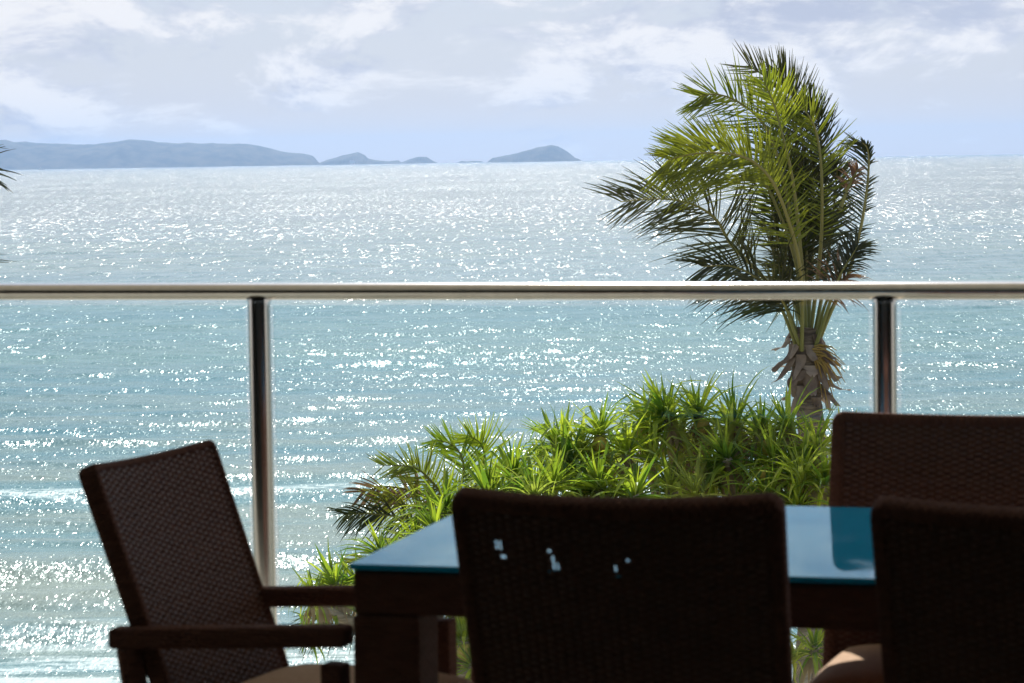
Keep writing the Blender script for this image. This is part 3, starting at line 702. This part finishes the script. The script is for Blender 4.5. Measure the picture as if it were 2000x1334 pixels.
# ------------------------------------------------------------------ railing
RY, RZ = 7.0, 1.2145
def railing():
    root = empty('balcony_railing', (0, RY, 0)); tag(root, 'steel and glass balcony railing with a polished handrail', 'railing')
    x0, x1 = -11.9, 8.4
    m = MB(); k = 28; n = 2
    prof = [(0.036 * math.cos(2 * math.pi * j / k), 0.0245 * math.sin(2 * math.pi * j / k)) for j in range(k)]
    v = [(x, RY + a, RZ - 0.0245 + b) for x in (x0, x1, x0, x1) for a, b in prof]
    f = [(j, (j + 1) % k, k + (j + 1) % k, k + j) for j in range(k)] + [tuple(range(2 * k, 3 * k)), tuple(reversed(range(3 * k, 4 * k)))]
    m.add(v, f); m.build('handrail', M['steel'], root, True)
    px = [-2.664 + 1.818 * i for i in range(-5, 7)]
    for i, x in enumerate(px):
        m = MB(); m.tube([(x, RY, -0.22), (x, RY, RZ - 0.055)], 0.0335, 28); po = m.build('post', M['steel'], root, True)
        po.data.polygons[-1].use_smooth = po.data.polygons[-2].use_smooth = False
        m = MB(); m.tube([(x, RY, RZ - 0.054), (x, RY, RZ - 0.046)], 0.037, 24); m.build('rail_saddle', M['steel'], po)
        m = MB(); m.box((x - 0.06, 6.701, -0.24), (x + 0.06, RY - 0.02, -0.06), 0.004); m.build('mounting_bracket', M['steel'], po)
        if i < len(px) - 1:
            m = MB(); m.box((x + 0.045, RY - 0.005, -0.12), (x + 1.818 - 0.045, RY + 0.005, RZ - 0.065)); m.build('glass_panel', M['pane'], root)
            for zc in (0.12, 0.85):
                for s in (0, 1):
                    xx = x + (0.027 if s == 0 else 1.818 - 0.027)
                    m = MB(); m.box((min(xx, xx + (0.03 if s == 0 else -0.03)), RY - 0.014, zc - 0.02), (max(xx, xx + (0.03 if s == 0 else -0.03)), RY + 0.014, zc + 0.02), 0.003)
                    if not (zc > 0.5): m.build('glass_clamp', M['steel'], root)
railing()

# ------------------------------------------------------------------ table
def uvbox(o, world=True):        # box-projected UVs in metres for the weave
    me = o.data; uv = me.uv_layers.new(name='UVMap') if not me.uv_layers else me.uv_layers[0]
    for p in me.polygons:
        n = p.normal; ax = max(range(3), key=lambda i: abs(n[i]))
        for li in p.loop_indices:
            c = me.vertices[me.loops[li].vertex_index].co
            uv.data[li].uv = ((c.y, c.z), (c.x, c.z), (c.x, c.y))[ax]
    return o
def table():
    x0, x1, y0, y1, h = -1.686, 0.45, 4.935, 5.93, 0.74
    root = empty('dining_table', (x0, y0, 0)); tag(root, 'dark wicker dining table with a blue glass top', 'table')
    m = MB(); m.box((x0 - 0.006, y0 - 0.006, h - 0.012), (x1 + 0.006, y1 + 0.006, h), 0.002); m.build('glass_top', M['tglass'], root)
    for a, b in (((x0, y0, h - 0.105), (x1, y0 + 0.05, h - 0.015)), ((x0, y1 - 0.05, h - 0.105), (x1, y1, h - 0.015)), ((x0, y0 + 0.052, h - 0.105), (x0 + 0.05, y1 - 0.052, h - 0.015)), ((x1 - 0.05, y0 + 0.052, h - 0.105), (x1, y1 - 0.052, h - 0.015))):
        m = MB(); m.box(a, b, 0.006); uvbox(m.build('apron', M['wicker'], root))
    m = MB(); m.box((x0 + 0.052, y0 + 0.052, h - 0.04), (x1 - 0.052, y1 - 0.052, h - 0.016)); uvbox(m.build('table_bed', M['wicker'], root))
    for lx in (x0, x1 - 0.137):
        for ly in (y0, y1 - 0.137):
            m = MB(); m.box((lx - 0.003, ly - 0.003, 0), (lx + 0.139, ly + 0.139, h - 0.107), 0.008); uvbox(m.build('leg', M['wicker'], root))
table()

# ------------------------------------------------------------------ chairs (local frame: sitter faces +Y, back at -Y)
def back_panel(root, W, zlo, ztop, yb, rec, curvature, holes=(), poff=0.0, rim=0.016):
    """woven back: curved sheet leaning back by rec, real gaps where strands are missing"""
    def pt(u, v, off=0.0):
        x = (u - 0.5) * W * (0.965 + 0.035 * v); z = zlo + v * (ztop - zlo)
        y = yb - (z - zlo) * math.tan(rec) - curvature * (1 - (2 * u - 1) ** 2) * (0.25 + 0.75 * v)
        z -= 0.010 * (1 - (2 * u - 1) ** 2) * v
        return Vector((x, y - off, z))
    rs = random.Random(int(W * 1e5) + len(holes))
    ns = int(round(W / 0.0185)); nr = int((ztop - zlo) / 0.0068)
    m = MB()
    for k in range(1, ns):                       # upright stakes
        u = k / ns
        m.tube([pt(u, t / 14, poff) for t in range(15)], 0.0021, 5)
    o = m.build_local('backrest', M['wicker'], root, True); uvbox(o)
    v, f, uvs = [], [], []
    hw = 0.0035; per = 6; N = ns * per
    for r in range(nr):                          # flat strands passing over and under the stakes
        vc = (r + 0.5) / nr; ph = (r % 2) * math.pi; jit = rs.uniform(-0.0006, 0.0006); base = None
        off0 = rs.uniform(-0.0005, 0.0005)
        for i in range(N + 1):
            u = i / N
            wob = 0.0032 * math.sin(math.pi * u * ns + ph) + off0
            vv = vc + (jit + 0.0008 * mnoise.noise(Vector((u * 9, r * 1.7, W)))) / (ztop - zlo)
            hk = hw * (1 + 0.08 * mnoise.noise(Vector((u * 14, r * 3.1, 5))))
            gap = any(abs(u - a) < c * 0.5 and abs(vc - b) < d * 0.5 for a, b, c, d in holes)
            k0 = len(v)
            if gap: base = None; continue
            for sg, th_ in ((-1, 0.0), (0, 0.0011), (1, 0.0)):
                v.append(pt(u, vv + sg * hk / (ztop - zlo), poff + wob + th_ * (1 if math.sin(math.pi * u * ns + ph) > 0 else -1))); uvs.append((u * W, r + 0.3 * sg))
            if base is not None:
                f += [(base, base + 1, k0 + 1, k0), (base + 1, base + 2, k0 + 2, k0 + 1)]
            base = k0
    gx, gz = 96, 72; lv_ = [pt(i / gx, j / gz, poff) for j in range(gz + 1) for i in range(gx + 1)]; lf_ = []
    for j in range(gz):
        for i in range(gx):
            if any(abs((i + .5) / gx - a) < c * 0.5 and abs((j + .5) / gz - b) < d * 0.5 for a, b, c, d in holes): continue
            q = j * (gx + 1) + i; lf_.append((q, q + 1, q + gx + 2, q + gx + 1))
    ln = meshobj('lining', lv_, lf_, M['wicker'], o, True, False); luv = ln.data.uv_layers.new(name='UVMap')
    for lp in ln.data.loops: luv.data[lp.index].uv = ((lp.vertex_index % (gx + 1)) / gx * W, (lp.vertex_index // (gx + 1)) / gz * 0.6)
    wv = meshobj('weave', v, f, M['strand'], o, True, False); tag(wv, kind='stuff')
    uv = wv.data.uv_layers.new(name='UVMap')
    for lp in wv.data.loops: uv.data[lp.index].uv = uvs[lp.vertex_index]
    # wrapped rim round the panel
    path = [pt(0, 0)] + [pt(0, t / 12) for t in range(1, 12)]
    for t in range(5): a = t / 4 * math.pi / 2; path.append(pt(0.02 * (1 - math.cos(a)), 0.972 + 0.028 * math.sin(a)))
    for t in range(1, 20): path.append(pt(0.02 + 0.96 * t / 20, 1))
    for t in range(5): a = (1 - t / 4) * math.pi / 2; path.append(pt(1 - 0.02 * (1 - math.cos(a)), 0.972 + 0.028 * math.sin(a)))
    path += [pt(1, 1 - t / 12) for t in range(1, 13)]
    m = MB(); k = len(path); n = 12; v, f = [], []
    L = 0.0; us = []
    for i, p in enumerate(path):
        t = (path[min(i + 1, k - 1)] - path[max(i - 1, 0)]).normalized()
        b = Vector((0, -math.cos(rec), -math.sin(rec))); a = t.cross(b).normalized()
        if i: L += (p - path[i - 1]).length
        for j in range(n):
            an = 2 * math.pi * j / n; ca, sa = math.cos(an), math.sin(an)
            e = 0.55
            v.append(p + a * rim * math.copysign(abs(ca) ** e, ca) + b * 0.024 * math.copysign(abs(sa) ** e, sa)); us.append((j / n * 0.12, L))
    for i in range(k - 1):
        for j in range(n): f.append((i * n + j, i * n + (j + 1) % n, (i + 1) * n + (j + 1) % n, (i + 1) * n + j))
    f += [tuple(range(n)), tuple((k - 1) * n + j for j in reversed(range(n)))]
    r = meshobj('back_rim', v, f, M['wicker'], root, True, False)
    uv = r.data.uv_layers.new(name='UVMap')
    for lp in r.data.loops: uv.data[lp.index].uv = us[lp.vertex_index]

def cushion(root, W, y0, y1, z0, th):
    bm = bmesh.new(); bmesh.ops.create_grid(bm, x_segments=18, y_segments=18, size=0.5)
    v, f = [], []
    n = 19
    def hgt(a, b): return ((1 - abs(a) ** 5) * (1 - abs(b) ** 5)) ** 0.5
    for s in (1, -1):
        for j in range(n):
            for i in range(n):
                a, b = i / 9 - 1, j / 9 - 1
                puff = hgt(a, b)
                v.append((a * W / 2 * (1 - 0.02 * abs(b)), (y0 + y1) / 2 + b * (y1 - y0) / 2, z0 + th / 2 + s * th / 2 * puff + (0.012 * (1 - a * a) * (1 - b * b) if s > 0 else 0)))
    for s in (0, 1):
        for j in range(n - 1):
            for i in range(n - 1):
                k = s * n * n + j * n + i; q = (k, k + 1, k + n + 1, k + n); f.append(q if s == 0 else q[::-1])
    bm.free()
    o = meshobj('seat_cushion', v, f, M['cushion'], root, True, False)
    m = o.modifiers.new('weld', 'WELD'); m.merge_threshold = 0.0005

def chair(label, loc, rz, W, H, rec=R(19), arms=False, arm_end=0.5, holes=(), yb=0.0, curvature=0.05, seat=0.46, depth=0.5, cush=0.07, front=False):
    root = empty('wicker_armchair' if arms else 'wicker_chair', (loc[0], loc[1], 0), rz); tag(root, label, 'chair', None if arms else 'wicker side chairs at the table')
    sz = seat - cush
    # the back leans from the seat's rear edge; yb is the local y of that rear edge
    back_panel(root, W, sz - 0.06, H - 0.016, yb, rec, curvature, holes, poff=(-0.017 if (arms or front) else 0.014), rim=(0.016 if not arms else 0.010))
    m = MB(); m.box((-W / 2 + 0.02, yb - 0.005, sz - 0.09), (W / 2 - 0.02, yb + depth, sz), 0.012); uvbox(m.build_local('seat', M['wicker'], root))
    cushion(root, W - 0.08, yb + 0.01, yb + depth + 0.005, sz - 0.004, cush)
    for sx in (-1, 1):
        xc = sx * (W / 2 - 0.045)
        m = MB(); m.box((xc - 0.025, yb + depth - 0.06, 0), (xc + 0.025, yb + depth - 0.01, sz - 0.092), 0.006); uvbox(m.build_local('leg', M['wicker'], root))
        m = MB(); m.tube([(xc, yb + 0.03, sz - 0.05), (xc, yb - 0.06, 0)], [0.032, 0.026], 10); uvbox(m.build_local('leg', M['wicker'], root))
    if arms:
        za = arms; ya = yb - (za - sz + 0.06) * math.tan(rec)
        for sx in (-1, 1):
            xc = sx * (W / 2 + 0.012)
            m = MB(); m.box((xc - 0.026, ya - 0.06, za - 0.046), (xc + 0.026, yb + arm_end + 0.03, za), 0.010)
            for q in m.v: q.z += 0.032 * (q.y - ya) / (yb + arm_end - ya)
            uvbox(m.build_local('armrest', M['wicker'], root))
            m = MB(); m.box((xc - 0.024, yb + arm_end - 0.03, 0), (xc + 0.024, yb + arm_end + 0.02, za - 0.048), 0.006); uvbox(m.build_local('arm_post', M['wicker'], root))
            m = MB(); m.tube([(xc, ya - 0.02, za - 0.047), (xc, yb - 0.04, 0)], [0.028, 0.028], 10); uvbox(m.build_local('arm_post', M['wicker'], root))
    return root

# near chair, back to us: top rim at about y = 4.53
def place_back(x, ytop, H, rec, seat, cush):  # local rear seat edge so that the top of the back comes out at ytop
    return ytop + (H - 0.016 - (seat - cush - 0.06)) * math.tan(rec)
HN = 0.955; RC = R(18)
yn = place_back(0, 4.53, HN, RC, 0.46, 0.07)
hl = [(0.125, 0.858, 0.0115, 0.028), (0.135, 0.83, 0.0115, 0.014), (0.297, 0.858, 0.0115, 0.014), (0.303, 0.832, 0.0115, 0.03), (0.312, 0.80, 0.0115, 0.03), (0.286, 0.79, 0.0115, 0.014), (0.503, 0.81, 0.0115, 0.028), (0.51, 0.772, 0.0115, 0.028), (0.548, 0.838, 0.0115, 0.014)]
chair('dark wicker chair seen from behind, with light showing through gaps in its back', (-1.040, yn), 0, 0.592, HN, RC, holes=hl)
yn2 = place_back(0, 4.50, HN, RC, 0.46, 0.07)
chair('dark wicker chair cut off by the lower right corner, seen from behind', (-0.245, yn2), R(-3), 0.605, HN, RC, holes=((0.47, 0.80, 0.014, 0.014),))
yf = 6.20 - (0.925 - 0.016 - 0.295) * math.tan(RC)
chair('dark wicker chair facing us across the table, below the right rail post', (-0.565, yf), R(180 - 3), 0.62, 0.935, RC, seat=0.425, front=True)
# carver at the table's end, turned towards the table
chair('dark wicker armchair with high arms at the left end of the table', (-2.092, 5.325), R(-98), 0.515, 0.917, R(20), arms=0.566, arm_end=0.385, curvature=0.02, seat=0.425, depth=0.5, cush=0.075)

# ------------------------------------------------------------------ sea air
def haze():
    m, t = material('sea_haze')
    pv = t.n('ShaderNodeVolumePrincipled'); pv.inputs['Color'].default_value = (0.40, 0.63, 1.0, 1); pv.inputs['Density'].default_value = 5.6e-5; pv.inputs['Anisotropy'].default_value = 0.5
    o = t.n('ShaderNodeOutputMaterial'); t.link(pv.outputs[0], o.inputs['Volume'])
    mb = MB(); mb.box((-23000, -300, SEA_Z - 4), (23000, 17600, 190)); ob = mb.build('haze', m); tag(ob, 'thin blue sea haze over the water', kind='stuff')
haze()
